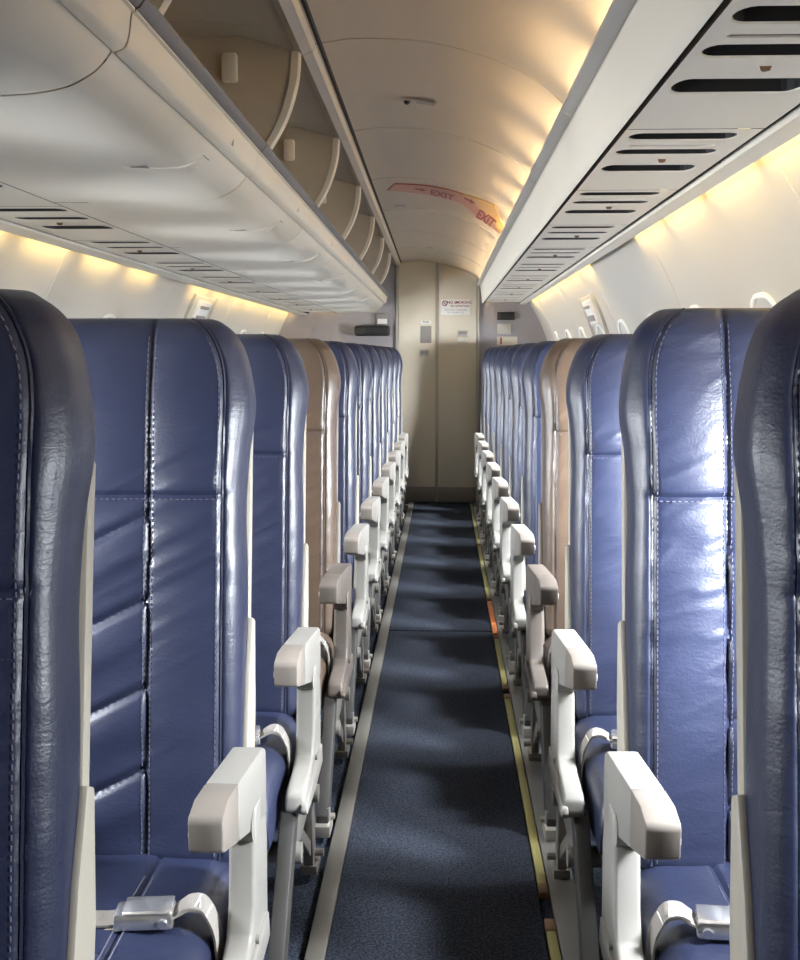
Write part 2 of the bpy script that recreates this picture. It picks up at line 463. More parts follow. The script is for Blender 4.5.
def build_seat(s, seats, mats, lea, name):
    root = empty(name)
    u0 = U0
    spans = []
    for i in range(seats):
        o = link_mesh('backrest', backrest_mesh(s, u0, 2.3*i + (0.9 if s > 0 else 4.1)), [lea, 'thread'], root)
        # rigid shell behind the upholstery, a little wider than it, plus the recline bracket on its side
        bm = bmesh.new()
        prof = [(0.005, 0.43), (0.007, 0.72), (0.002, 1.03), (-0.001, 1.075), (-0.006, 1.095)]
        rows = []
        for off, z in prof:
            x0, x1 = (0.0005, W - 0.0005) if z < 1.05 else ((0.0, W) if z < 1.09 else (0.008, W - 0.008))
            y0 = lean(z) + 0.098; y1 = lean(z) + 0.124
            rows.append([Vector((u0 + x0 - UC, y0, z)), Vector((u0 + x1 - UC, y0, z)), Vector((u0 + x1 - UC, y1, z)), Vector((u0 + x0 - UC, y1, z))])
        vr = loft(bm, rows, closed=True); bm.faces.new(vr[0]); bm.faces.new(list(reversed(vr[-1])))
        bmesh.ops.recalc_face_normals(bm, faces=bm.faces); bevel_all(bm, 0.004, 2)
        link_mesh('back_shell', mirror(bm, s), 'shell', root)
        for k in (0, 1):
            xa = u0 - UC - 0.0085 if k == 0 else u0 - UC + W - 0.0025
            pts = [(lean(0.74) + 0.088, 0.752), (lean(0.74) + 0.112, 0.742), (lean(0.6) + 0.122, 0.60), (lean(0.42) + 0.09, 0.36), (lean(0.42) - 0.0, 0.35), (lean(0.5) + 0.028, 0.50), (lean(0.65) + 0.06, 0.66)]
            bm = prism_x(pts, xa, xa + 0.011); bevel_all(bm, 0.003, 2)
            link_mesh('recline_bracket', mirror(bm, s), 'shell' if lea == 'blue' else 'taupe', root)
        link_mesh('seat_cushion', cushion_mesh(s, u0), [lea, 'thread'], root)
        bm = bbox(u0 - UC + 0.01, u0 - UC + W - 0.01, CY0 + 0.03, CY1, 0.230, 0.2625, 0.006)
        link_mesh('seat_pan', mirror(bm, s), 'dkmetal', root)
        belt_parts(s, u0, root)
        spans.append((u0, u0 + W)); u0 += W + 0.05
    arm_parts(s, 0.0, root, mats)
    for i in range(1, seats): arm_parts(s, spans[i][0] - 0.046, root, mats, False, 0.042)
    if seats == 1: arm_parts(s, spans[-1][1] + 0.008, root, mats, False, 0.030)
    uend = spans[-1][1]
    for y, z in ((-0.02, 0.208), (0.30, 0.208)):
        bm = bmesh.new(); tube(bm, [(0.012 - UC, y, z), (uend - UC - 0.01, y, z)], 0.021, 14)
        link_mesh('beam', mirror(bm, s), 'metal', root)
    # legs: one frame near the aisle, one at the far end
    for ul in (0.022, uend - 0.10):
        # front leg: channel section with an inner web
        bm = prism_x([(-0.035, 0.300), (0.035, 0.300), (-0.185, 0.05), (-0.200, 0.012), (-0.255, 0.012), (-0.252, 0.06)], ul - UC, ul - UC + 0.030); bevel_all(bm, 0.003, 2)
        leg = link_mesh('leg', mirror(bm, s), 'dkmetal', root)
        bm = bbox(ul - UC - 0.006, ul - UC + 0.036, -0.275, -0.190, 0.012, 0.042, 0.004)
        c = bmesh.new(); tube(c, [(ul - UC - 0.014, -0.225, 0.05), (ul - UC + 0.0, -0.225, 0.05)], 0.008, 8); merge(bm, c)
        c = bmesh.new(); tube(c, [(ul - UC + 0.002, -0.235, 0.04), (ul - UC + 0.002, -0.235, 0.075)], 0.006, 8); merge(bm, c)
        link_mesh('floor_fitting', mirror(bm, s), 'metal', leg)
        bm = prism_x([(0.26, 0.33), (0.305, 0.33), (0.365, 0.03), (0.362, 0.012), (0.315, 0.012), (0.30, 0.06)], ul - UC + 0.004, ul - UC + 0.026); bevel_all(bm, 0.003, 2)
        leg = link_mesh('leg', mirror(bm, s), 'metal', root)
        bm = bbox(ul - UC - 0.004, ul - UC + 0.034, 0.305, 0.385, 0.012, 0.034, 0.003)
        c = bmesh.new(); tube(c, [(ul - UC - 0.016, 0.345, 0.05), (ul - UC + 0.004, 0.345, 0.05)], 0.009, 8); merge(bm, c)
        link_mesh('floor_fitting', mirror(bm, s), 'metal', leg)
        # diagonal brace and side plate
        bm = bmesh.new(); c = prism_x([(-0.02, 0.26), (0.01, 0.275), (0.335, 0.075), (0.325, 0.045)], ul - UC + 0.008, ul - UC + 0.020); bevel_all(c, 0.002, 1); merge(bm, c)
        link_mesh('brace', mirror(bm, s), 'metal', root)
        bm = prism_x([(-0.030, 0.300), (0.27, 0.305), (0.27, 0.25), (0.16, 0.205), (0.05, 0.20), (-0.02, 0.225)], ul - UC + 0.002, ul - UC + 0.012); bevel_all(bm, 0.002, 1)
        link_mesh('side_plate', mirror(bm, s), 'metal' if mats[0] == 'light' else 'dark', root)
    return root

LIGHT3 = ('light', 'taupe', 'light'); DARK3 = ('dark', 'dark', 'dark')
proto = {}
for s, n, nm in ((1, 1, 'single_seat'), (-1, 2, 'double_seat')):
    proto[s] = build_seat(s, n, LIGHT3, 'blue', nm)

ordinal = ['', 'first', 'second', 'third', 'fourth', 'fifth', 'sixth', 'seventh']
def seat_label(s, n):
    kind = 'single seat' if s > 0 else 'double seat'
    side = 'right' if s > 0 else 'left'
    if n == 0: return f'dark blue leather {kind} cut off by the {side} picture edge'
    if n == 1: return f'blue leather {kind} {side} of the aisle with creased panels and belt buckle in view'
    if n == 2: return f'blue leather {kind} directly before the brown one, {side} of aisle'
    if n == 3: return f'brown leather {kind} with a dark taupe armrest, {side} of the aisle'
    if n == 10: return f'rearmost blue leather {kind}, {side} of aisle, before the grey bulkhead'
    return f'blue leather {kind}, {ordinal[n-3]} behind the brown one, {side} of aisle'

swap = {'blue': 'brown', 'light': 'dark', 'taupe': 'dark', 'shell': 'taupe'}
for s in (1, -1):
    for n in (10, 9, 8, 7, 6, 5, 4, 3, 2, 1, 0):
        o = copy_tree(proto[s]) if n else proto[s]
        dx = {(-1, 0): -0.071, (1, 0): 0.006, (-1, 1): -0.026, (1, 1): 0.004, (-1, 2): -0.024, (1, 2): -0.004}.get((s, n), -0.016 if s < 0 else -0.004)
        top = {(1, 0): 1.262, (-1, 0): 1.260, (1, 1): 1.268, (-1, 1): 1.252}.get((s, n))
        if top:
            k = 0; u0 = U0
            for c in o.children:
                if c.name.split('.')[0] != 'backrest': continue
                q = backrest_mesh(s, u0, 2.3*k + (0.9 if s > 0 else 4.1) + 7*n, top); bmesh.ops.recalc_face_normals(q, faces=q.faces)
                me = c.data.copy(); q.to_mesh(me); q.free()
                for p in me.polygons: p.use_smooth = True
                me.set_sharp_from_angle(angle=math.radians(38)); c.data = me
                u0 += W + 0.05; k += 1
        o.location = (s*(0.240 + UC) + dx, ROW1 + PITCH*(n - 1), 0)
        tag(o, seat_label(s, n), 'airplane seat', 'single seats along the right of the aisle' if s > 0 else 'double seats along the left of the aisle')
        if n == 3:
            inv = {M[k]: M[v] for k, v in swap.items()}
            for c in walk(o):
                if c.type != 'MESH': continue
                for sl in c.material_slots:
                    if sl.material in inv:
                        m = inv[sl.material]; sl.link = 'OBJECT'; sl.material = m

# ------------------------------------------------------------------ cabin cross-section (x, height above eye), near (Y=2) and far (Y=9.46)
def lerp(a, b, t): return a + (b - a)*t
def sec(near, far, y):
    t = (y - 2.0)/7.46
    return [(lerp(a[0], b[0], t), lerp(a[1], b[1], t)) for a, b in zip(near, far)]
def V(x, y, d): return Vector((x, y, EYE + d))
def stations(a, b, n): return [a + (b - a)*i/n for i in range(n+1)]

def circ_x(z, s):
    """sidewall x at height z above the floor"""
    z = max(z, 0.80)
    return -0.25 + s*math.sqrt(max(0.0, 1.12**2 - (z - 0.95)**2))

def sweep(name, near, far, mat, y0, y1, n=10, parent=None, closed=False, kind='structure', thick=0.0):
    bm = bmesh.new()
    rows = [[V(x, y, d) for x, d in sec(near, far, y)] for y in stations(y0, y1, n)]
    vr = loft(bm, rows, closed=closed)
    if closed: bm.faces.new(vr[0]); bm.faces.new(list(reversed(vr[-1])))
    o = link_mesh(name, bm, mat, parent, recalc=closed)
    if kind and not parent: o['kind'] = kind
    return o

def smooth_curve(pts, n=6):
    """Catmull-Rom through 2-D points"""
    out = []
    for i in range(len(pts)-1):
        p0, p1, p2, p3 = pts[max(i-1, 0)], pts[i], pts[i+1], pts[min(i+2, len(pts)-1)]
        for k in range(n):
            t = k/n
            out.append(tuple(0.5*((2*b) + (-a + c)*t + (2*a - 5*b + 4*c - d)*t*t + (-a + 3*b - 3*c + d)*t**3) for a, b, c, d in zip(p0, p1, p2, p3)))
    out.append(pts[-1]); return out

# floor
bm = bmesh.new(); box(bm, -1.37, 0.87, YA, YB + 0.05, -0.06, -0.004)
tag(link_mesh('floor', bm, 'under', smooth=False), kind='structure')
for y0, y1, lab in ((YA + 0.02, 5.016, 'navy speckled aisle carpet piece in the foreground, ahead of the cross seam'), (5.030, YB - 0.03, 'navy speckled aisle carpet piece running from the cross seam to the rear door')):
    bm = bbox(-0.228, 0.214, y0, y1, -0.004, 0.006, 0.003)
    tag(link_mesh('aisle_carpet', bm, 'carpet'), lab, 'carpet', 'aisle carpet pieces')
def trim_bar(name, x0, x1, z1, mat):
    bm = bbox(x0, x1, YA + 0.02, YB - 0.02, -0.004, z1, 0.003)
    return tag(link_mesh(name, bm, mat), kind='structure')
trim_bar('trim_1', -0.268, -0.2285, 0.012, 'track')
trim_bar('trim_2', 0.2405, 0.300, 0.012, 'dtrack')
trim_bar('trim_3', -1.125, -1.03, 0.012, 'dtrack'); trim_bar('trim_4', 0.62, 0.70, 0.012, 'dtrack')
# photoluminescent path strip: pieces laid end to end
segs = [(0.4, 2.40, 'nearest piece, at the bottom edge'), (2.52, 4.06, 'long piece beside the second and brown rows'), (4.13, 4.93, 'short piece just before the orange one'), (5.66, 7.3, 'piece just beyond the orange one'), (7.33, 9.40, 'rearmost piece, ending at the door')]
for a, b, where in segs:
    r = empty('floor_path_strip', (0.2275, (a + b)/2, -0.004))
    tag(r, f'yellow green glow strip on the floor, {where}', 'floor strip', 'yellow floor path strips')
    bm = bbox(-0.010, 0.010, a - (a+b)/2 + 0.05, b - (a+b)/2 - 0.05, 0, 0.014, 0.002); link_mesh('glow_strip', bm, 'strip', r)
    for e0, e1 in ((a, a + 0.048), (b - 0.048, b)):
        bm = bbox(-0.011, 0.011, e0 - (a+b)/2, e1 - (a+b)/2, 0, 0.016, 0.002); link_mesh('end_cap', bm, 'stripbrown', r)
bm = bbox(0.2165, 0.2385, 4.96, 5.62, -0.004, 0.013, 0.002)
tag(link_mesh('floor_marker', bm, 'orange'), 'orange marker between the yellow floor strips right of the aisle', 'floor marker')

# sidewalls with window openings
WIN_W, WIN_Z0, WIN_Z1 = 0.25, 0.95, 1.265
win_y = {s: [3.06 + PITCH*k for k in range(-3, 8)] for s in (1, -1)}
for s in (1, -1): win_y[s] = [y for y in win_y[s] if y < 9.2]
def wall_pt(z, y, s, off=0.0):
    x = circ_x(z, s); nx, nz = (x + 0.25), (z - 0.95 if z > 0.80 else 0)
    l = math.hypot(nx, nz); return Vector((x - off*nx/l, y, z - off*nz/l))
seams = {1: [2.50, 4.07, 5.65, 7.22, 8.80, 0.93], -1: [3.86, 5.43, 7.0, 8.58, 2.29, 0.72]}
for s, nm in ((1, 'wall_right'), (-1, 'wall_left')):
    ys = set(stations(YA, YB + 0.02, 40))
    for y in win_y[s]: ys.update((y - WIN_W/2, y + WIN_W/2))
    for y in seams[s]: ys.update((y - 0.004, y - 0.0015, y + 0.0015, y + 0.004))
    ys = sorted(ys); yy = [ys[0]]
    for y in ys[1:]:
        keep = any(abs(y - w) < WIN_W/2 + 1e-6 for w in win_y[s]) or any(abs(y - q) < 0.0045 for q in seams[s])
        if y - yy[-1] > 0.03 or keep: yy.append(y)
    zs = [-0.004, 0.25, 0.52, 0.7, 0.8, 0.85, 0.9, WIN_Z0, 1.0, 1.05, 1.1, 1.15, 1.2, WIN_Z1, 1.30, 1.34, 1.38, 1.42, 1.46, 1.50, 1.54, 1.58, 1.62, 1.67, 1.72, 1.78, 1.84, 1.9]
    pts = [(circ_x(z, s), z) for z in zs]
    for a in (24, 18, 12, 6, 0): pts.append((-0.25 + s*1.12*math.sin(math.radians(a)), 0.95 + 1.12*math.cos(math.radians(a))))
    bm = bmesh.new(); grid = []
    for y in yy:
        g = 0.004 if any(abs(y - q) < 0.002 for q in seams[s]) else 0.0
        row = []
        for x, z in pts:
            nx, nz = x + 0.25, z - 0.95; l = math.hypot(nx, nz)
            row.append(bm.verts.new((x + g*nx/l, y, z + g*nz/l)))
        grid.append(row)
    for j in range(len(yy)-1):
        yc = (yy[j] + yy[j+1])/2
        inw = any(abs(yc - w) < WIN_W/2 for w in win_y[s])
        for i in range(len(pts)-1):
            if inw and i < len(zs)-1 and WIN_Z0 - 1e-6 <= zs[i] and zs[i+1] <= WIN_Z1 + 1e-6: continue
            bm.faces.new((grid[j][i], grid[j+1][i], grid[j+1][i+1], grid[j][i+1]))
    tag(link_mesh(nm, bm, 'cream', recalc=False), kind='structure')

wn = 0
def rrect(w, h, r, n=6):
    out = []
    for cx, cy, a0 in ((w/2 - r, h/2 - r, 0), (-w/2 + r, h/2 - r, 90), (-w/2 + r, -h/2 + r, 180), (w/2 - r, -h/2 + r, 270)):
        for k in range(n+1):
            a = math.radians(a0 + 90*k/n); out.append((cx + r*math.cos(a), cy + r*math.sin(a)))
    return out
win0 = {}
for s in (1, -1):
    for y in win_y[s]:
        wn += 1
        zc = (WIN_Z0 + WIN_Z1)/2
        if s not in win0:
            r = empty(f'window_{wn}', (circ_x(zc, s), y, zc)); win0[s] = r
            bm = bmesh.new()
            hh = WIN_Z1 - WIN_Z0
            def ring(w, h, rad, off): return [wall_pt(zc + b, y + a, s, off) - Vector(r.location) for a, b in rrect(w, h, rad)]
            rings = [ring(WIN_W + 0.006, hh + 0.006, 0.004, -0.002), ring(WIN_W + 0.004, hh + 0.004, 0.05, 0.004), ring(0.225, hh - 0.025, 0.085, 0.009), ring(0.205, hh - 0.045, 0.08, 0.006),
                     ring(0.195, hh - 0.06, 0.078, -0.02), ring(0.19, hh - 0.07, 0.076, -0.055)]
            loft(bm, rings, closed=True); link_mesh('window_frame', bm, 'white', r, recalc=False)
            bm = bmesh.new(); path = [wall_pt(zc + 0.012 + b, y + a, s, 0.003) - Vector(r.location) for a, b in rrect(0.31, hh + 0.125, 0.13, 8)]
            tube(bm, path + path[:2], 0.0075, 8, cap=False); link_mesh('window_surround', bm, 'white', r)
            bm = bmesh.new(); bm.faces.new([bm.verts.new(p) for p in ring(0.20, hh - 0.06, 0.078, -0.045)]); link_mesh('pane', bm, 'pane', r, smooth=False)
        else:
            r = copy_tree(win0[s]); r.name = f'window_{wn}'; r.location.y = y
        tag(r, kind='structure')
        L = bpy.data.lights.new('daylight', 'AREA'); L.shape = 'RECTANGLE'; L.size = 0.24; L.size_y = 0.34
        L.energy = (60.0 if s > 0 else 27.0)*(0.35 if y < 1.2 else 1.0); L.spread = math.radians(120); L.color = (0.90, 0.95, 1.0)
        lo = bpy.data.objects.new('daylight', L); COL.objects.link(lo)
        lo.location = wall_pt(zc, y, s, -0.09) + Vector((0, 0, -0.05 if s > 0 else 0.02))
        lo.rotation_euler = Vector((-s, 0.95 if s > 0 else 0.7, -1.15 if s > 0 else -0.48)).to_track_quat('-Z', 'Y').to_euler()

# overwing exits
for k, s in enumerate((1, -1)):
    y0, y1 = 5.925, 6.490
    r = empty(f'door_{k+1}', (circ_x(0.95, s), (y0 + y1)/2, 0.45)); tag(r, kind='structure')
    org = Vector(r.location)
    def plate(ya, yb, za, zb, off, base, mat, name, parent, n=10):
        bm = bmesh.new()
        zz = stations(za, zb, n)
        A = [[wall_pt(z, y, s, off) - org for z in zz] for y in (ya, yb)]; B = [[wall_pt(z, y, s, base) - org for z in zz] for y in (ya, yb)]
        a, b = loft(bm, A), loft(bm, B)
        for i in range(n):
            for q in (0, 1): bm.faces.new((a[q][i], a[q][i+1], b[q][i+1], b[q][i]))
        for i in (0, -1): bm.faces.new((a[0][i], a[1][i], b[1][i], b[0][i]))
        bmesh.ops.recalc_face_normals(bm, faces=bm.faces); bevel_all(bm, 0.003, 2, 50)
        return link_mesh(name, bm, mat, parent)
    for ya, yb in ((y0, y0 + 0.02), (y1 - 0.02, y1)): plate(ya, yb, 0.52, 1.49, 0.016, -0.002, 'rail', 'exit_frame', r)
    plate(y0 + 0.03, y1 - 0.03, 0.54, 0.90, 0.008, -0.002, 'cream', 'exit_panel', r); plate(y0 + 0.03, y1 - 0.03, 1.335, 1.485, 0.008, -0.002, 'cream', 'exit_panel', r)
    h = plate(y0 + 0.14, y1 - 0.16, 1.35, 1.465, 0.024, 0.004, 'white', 'handle_cover', r)
    plate(y0 + 0.16, y1 - 0.22, 1.43, 1.445, 0.034, 0.020, 'plac', 'handle', h, 2)
    plate(y0 + 0.15, y1 - 0.20, 1.365, 1.395, 0.030, 0.020, 'plac', 'placard', h, 2)

# ceiling
CN = smooth_curve([(-0.300, 0.698), (-0.25, 0.706), (-0.19, 0.712), (-0.05, 0.705), (0.09, 0.672), (0.20, 0.622), (0.272, 0.562), (0.328, 0.492), (0.348, 0.42)], 5)
CF = smooth_curve([(-0.352, 0.703), (-0.29, 0.711), (-0.20, 0.715), (-0.05, 0.700), (0.10, 0.662), (0.21, 0.618), (0.280, 0.566), (0.334, 0.496), (0.354, 0.42)], 5)
bm = bmesh.new()
ys = set(stations(YA, YB, 20)); cseams = [0.625 + 1.085*i for i in range(9)]
for q in cseams: ys.update((q - 0.006, q - 0.002, q + 0.002, q + 0.006))
ys = sorted(ys); rows = []
for y in ys:
    g = 0.006 if any(abs(y - q) < 0.003 for q in cseams) else 0.0
    prev = [q for q in cseams if q <= y]; a = prev[-1] if prev else YA; nxt = [q for q in cseams if q > y]; b = nxt[0] if nxt else YB
    rows.append([V(x, y, d + g) for x, d in sec(CN, CF, y)])
loft(bm, rows); tag(link_mesh('ceiling', bm, 'ceil', recalc=False), kind='structure')

def ceil_d(x, y):
    p = sec(CN, CF, y)
    for (xa, da), (xb, db) in zip(p, p[1:]):
        if xa <= x <= xb: return da + (db - da)*(x - xa)/(xb - xa)
    return p[-1][1]

# right-hand rail, bulkhead fascia and valance
gaps = [YA, 0.6, 1.62, 2.64, 3.66, 4.68, 5.70, 6.72, 7.74, 8.76, YB]
for i, (a, b) in enumerate(zip(gaps, gaps[1:])):
    near = [(0.252, 0.520), (0.254, 0.529), (0.264, 0.533), (0.276, 0.524), (0.281, 0.514), (0.276, 0.506), (0.260, 0.511)]
    far = [(x + 0.008, d + 0.012) for x, d in near]
    sweep(f'trim_{5+i}', near, far, 'rail', a + 0.004, b - 0.004, 4, closed=True)
near = [(0.276, 0.51), (0.280, 0.506), (0.284, 0.498), (0.301, 0.412), (0.305, 0.398), (0.312, 0.392)]
far = [(0.284, 0.522), (0.287, 0.518), (0.291, 0.508), (0.303, 0.405), (0.304, 0.394), (0.312, 0.388)]
sweep('trim_15', near, far, 'bin', YA, YB, 12)
# black gaps either side of the right service panels, then the valance that hides the wall lamps
sweep('trim_16', [(0.312, 0.394), (0.312, 0.405), (0.322, 0.405), (0.322, 0.392)], [(0.312, 0.390), (0.312, 0.40), (0.322, 0.40), (0.322, 0.388)], 'shadowgap', YA, YB, 6)
sweep('trim_17', [(0.562, 0.392), (0.562, 0.41), (0.574, 0.41), (0.574, 0.392)], [(0.588, 0.388), (0.588, 0.405), (0.600, 0.405), (0.600, 0.388)], 'shadowgap', YA, YB, 6)
sweep('trim_18', [(0.574, 0.388), (0.577, 0.384), (0.626, 0.383), (0.630, 0.388), (0.626, 0.396), (0.574, 0.398)], [(0.600, 0.384), (0.603, 0.380), (0.640, 0.378), (0.644, 0.384), (0.640, 0.392), (0.600, 0.394)], 'bin', YA, YB, 8, closed=True)

# left bins --------------------------------------------------------------
LN = smooth_curve([(-0.4265, 0.387), (-0.440, 0.369), (-0.460, 0.353), (-0.495, 0.338), (-0.56, 0.330), (-0.70, 0.331), (-0.862, 0.332)], 5)
LF = smooth_curve([(-0.4655, 0.387), (-0.478, 0.367), (-0.497, 0.349), (-0.530, 0.329), (-0.59, 0.318), (-0.70, 0.312), (-0.815, 0.306)], 5)
LIPN = [(-0.384, 0.444), (-0.392, 0.4445), (-0.398, 0.414)]; 
def bin_section(y): return sec(LN, LF, y)
mods = [-0.61 + 1.085*i for i in range(9)] + [YB - 0.012]
where = ['over the nearest double seat', 'above the second double seat', 'with the first full handle in view', 'next beyond the first full handle', 'third of the row with a visible handle', 'fourth of the row with a visible handle', 'third from the rear bulkhead', 'second from the rear bulkhead', 'short one meeting the rear bulkhead']
for i, (a, b) in enumerate(zip(mods, mods[1:])):
    if b < 0.6: continue
    r = empty('overhead_bin', (-0.62, (a + b)/2, EYE + 0.33)); org = Vector(r.location)
    tag(r, 'cream open overhead bin on the left, ' + where[i], 'overhead bin', 'overhead bins along the left side')
    a2, b2 = a + 0.003, b - 0.003
    # outer skin with lip, inner tray and back
    bm = bmesh.new(); rows = []
    for y in stations(a2, b2, 8):
        o = sec([(0, 0)], [(-0.040, 0.0)], y)[0]
        inner = [(x + o[0], d) for x, d in [(-0.985, 0.40), (-0.50, 0.395), (-0.430, 0.402), (-0.412, 0.430), (-0.403, 0.440), (-0.3965, 0.439), (-0.3955, 0.434), (-0.4005, 0.4325), (-0.402, 0.428), (-0.4045, 0.406), (-0.4075, 0.394), (-0.4115, 0.388), (-0.4245, 0.3825), (-0.4270, 0.3840), (-0.4268, 0.3895)]]
        rows.append([V(x, y, d) - org for x, d in inner + bin_section(y)[1:] ])
    loft(bm, rows); link_mesh('bin_shell', bm, 'bin', r, recalc=False)
    bm = bmesh.new(); rows = []
    for y in stations(a2, b2, 6):
        o = sec([(0, 0)], [(-0.040, 0.0)], y)[0][0]
        rows.append([V(x + o, y, d) - org for x, d in [(-0.397, 0.4365), (-0.391, 0.4385), (-0.3825, 0.4500), (-0.3835, 0.4555), (-0.402, 0.4570), (-0.405, 0.442)]])
    vr = loft(bm, rows, closed=True); bm.faces.new(vr[0]); bm.faces.new(list(reversed(vr[-1]))); link_mesh('lip_seal', bm, 'seal', r)
    bm = bmesh.new(); rows = []
    for y in stations(a2, b2, 6):
        o = sec([(0, 0)], [(-0.045, 0.0)], y)[0][0]
        rows.append([V(x + o, y, d) - org for x, d in smooth_curve([(-0.93, 0.40), (-0.985, 0.46), (-0.97, 0.56), (-0.85, 0.665), (-0.66, 0.714), (-0.45, 0.706), (-0.325, 0.688)], 4)])
    loft(bm, rows); link_mesh('bin_liner', bm, 'binin', r, recalc=False)
    # divider panel with pale curved edge and stop block
    yd = a + 0.105
    o = sec([(0, 0)], [(-0.045, 0.0)], yd)[0][0]
    edge = smooth_curve([(-0.325 + o, 0.672), (-0.332 + o, 0.60), (-0.358 + o, 0.52), (-0.402 + o, 0.445)], 6)
    back = [(-0.45 + o, 0.395), (-0.95 + o, 0.40), (-0.98 + o, 0.47), (-0.96 + o, 0.565), (-0.85 + o, 0.66), (-0.66 + o, 0.71), (-0.45 + o, 0.706)]
    bm = bmesh.new()
    A = [bm.verts.new(V(x, yd - 0.006, d) - org) for x, d in edge + back]; B = [bm.verts.new(V(x, yd + 0.006, d) - org) for x, d in edge + back]
    bm.faces.new(A); bm.faces.new(list(reversed(B)))
    for k in range(len(A)): bm.faces.new((A[k], B[k], B[(k+1) % len(A)], A[(k+1) % len(A)]))
    dv = link_mesh('divider', bm, 'binin', r)
    bm = bmesh.new(); rows = []
    for x, d in edge:
        rows.append([V(x - 0.012, yd - 0.011, d) - org, V(x + 0.004, yd - 0.011, d) - org, V(x + 0.009, yd - 0.004, d) - org, V(x + 0.009, yd + 0.004, d) - org, V(x + 0.004, yd + 0.011, d) - org, V(x - 0.012, yd + 0.011, d) - org])
    vr = loft(bm, rows, closed=True); bm.faces.new(vr[0]); bm.faces.new(list(reversed(vr[-1])))
    link_mesh('divider_edge', bm, 'bin', dv)
    xb, db = -0.475 + o, 0.635
    bm = bbox(xb - 0.017, xb + 0.017, yd - 0.032, yd - 0.006, EYE + db - 0.032, EYE + db + 0.032, 0.006); 
    for v in bm.verts: v.co -= org
    link_mesh('stop_block', bm, 'bin', dv)
    # handle: a slim arched flap that follows the skin, dark finger hole at its lower end, slot at its upper end
    yh = a + 0.63
    sp = bin_section(yh)
    def on_skin(t, y, off=0.0):
        p = bin_section(y); f = t*(len(p)-1); k = min(int(f), len(p)-2); f -= k
        x = lerp(p[k][0], p[k+1][0], f); d = lerp(p[k][1], p[k+1][1], f)
        tx, td = p[k+1][0] - p[k][0], p[k+1][1] - p[k][1]; l = math.hypot(tx, td); nx, nd = -td/l, tx/l   # outwards: towards the aisle / down
        if nd > 0: nx, nd = -nx, -nd
        return V(x + nx*off, y, d + nd*off) - org
    if b < YB - 0.05:
        bm = bmesh.new(); rows = []
        for k in range(15):
            q = k/14; t = lerp(0.24, 0.68, q); bow = 0.05*math.sin(PI*q); yc = yh + 0.06 - 0.10*q + bow
            hw = 0.008 + 0.024*math.sin(PI*min(1, q*1.0))**0.7 
            rows.append([on_skin(t, yc - hw, -0.001), on_skin(t, yc - hw*0.85, 0.0024), on_skin(t, yc + hw*0.85, 0.0024), on_skin(t, yc + hw, -0.001)])
        loft(bm, rows); h = link_mesh('bin_handle', bm, 'bin', r)
        bm = bmesh.new(); rows = [[on_skin(t, yh - 0.035 + dy, 0.0015) for dy in (-0.016, -0.006, 0.006, 0.016)] for t in (0.60, 0.63, 0.66)]
        loft(bm, rows); link_mesh('finger_hole', bm, 'plac', h)
        bm = bmesh.new(); rows = [[on_skin(t, yh + 0.075 + dy, 0.0015) for dy in (-0.03, 0.03)] for t in (0.205, 0.215)]
        loft(bm, rows); link_mesh('slot', bm, 'black', h)
        dxm = sec([(0, 0)], [(-0.040, 0)], yh)[0][0] + 0.0015
        bm = bmesh.new(); p = [V(-0.4075 + dxm, yh + 0.13, 0.397) - org, V(-0.4050 + dxm, yh + 0.15, 0.412) - org, V(-0.4075 + dxm, yh + 0.155, 0.397) - org]
        bm.faces.new([bm.verts.new(q) for q in p]); link_mesh('arrow_mark', bm, 'plac', r, smooth=False)
# the rail above the bins, in lengths
near = [(-0.330, 0.676), (-0.312, 0.664), (-0.290, 0.672), (-0.284, 0.688), (-0.296, 0.698), (-0.325, 0.696)]
far = [(-0.382, 0.684), (-0.362, 0.672), (-0.342, 0.680), (-0.336, 0.696), (-0.350, 0.706), (-0.378, 0.704)]
for i, (a, b) in enumerate(zip(mods, mods[1:])):
    sweep(f'trim_{20+i}', near, far, 'rail', a + 0.105 + 0.002 if i else YA, b + 0.105 - 0.002 if i < len(mods)-2 else YB, 4, closed=True)
sweep('trim_30', [(-0.284, 0.700), (-0.276, 0.697), (-0.272, 0.704)], [(-0.336, 0.706), (-0.328, 0.703), (-0.324, 0.710)], 'shadowgap', YA, YB, 4)
# left gap + valance
sweep('trim_31', [(-0.862, 0.333), (-0.862, 0.345), (-0.868, 0.345), (-0.868, 0.333)], [(-0.815, 0.307), (-0.815, 0.32), (-0.822, 0.32), (-0.822, 0.307)], 'shadowgap', YA, YB, 4)
sweep('trim_32', [(-1.092, 0.333), (-1.092, 0.352), (-1.104, 0.352), (-1.104, 0.333)], [(-1.060, 0.307), (-1.060, 0.322), (-1.071, 0.322), (-1.071, 0.307)], 'shadowgap', YA, YB, 4)
sweep('trim_33', [(-1.104, 0.332), (-1.107, 0.328), (-1.158, 0.322), (-1.163, 0.327), (-1.158, 0.335), (-1.104, 0.344)], [(-1.071, 0.305), (-1.074, 0.301), (-1.148, 0.299), (-1.153, 0.304), (-1.148, 0.312), (-1.071, 0.316)], 'bin', YA, YB, 8, closed=True)

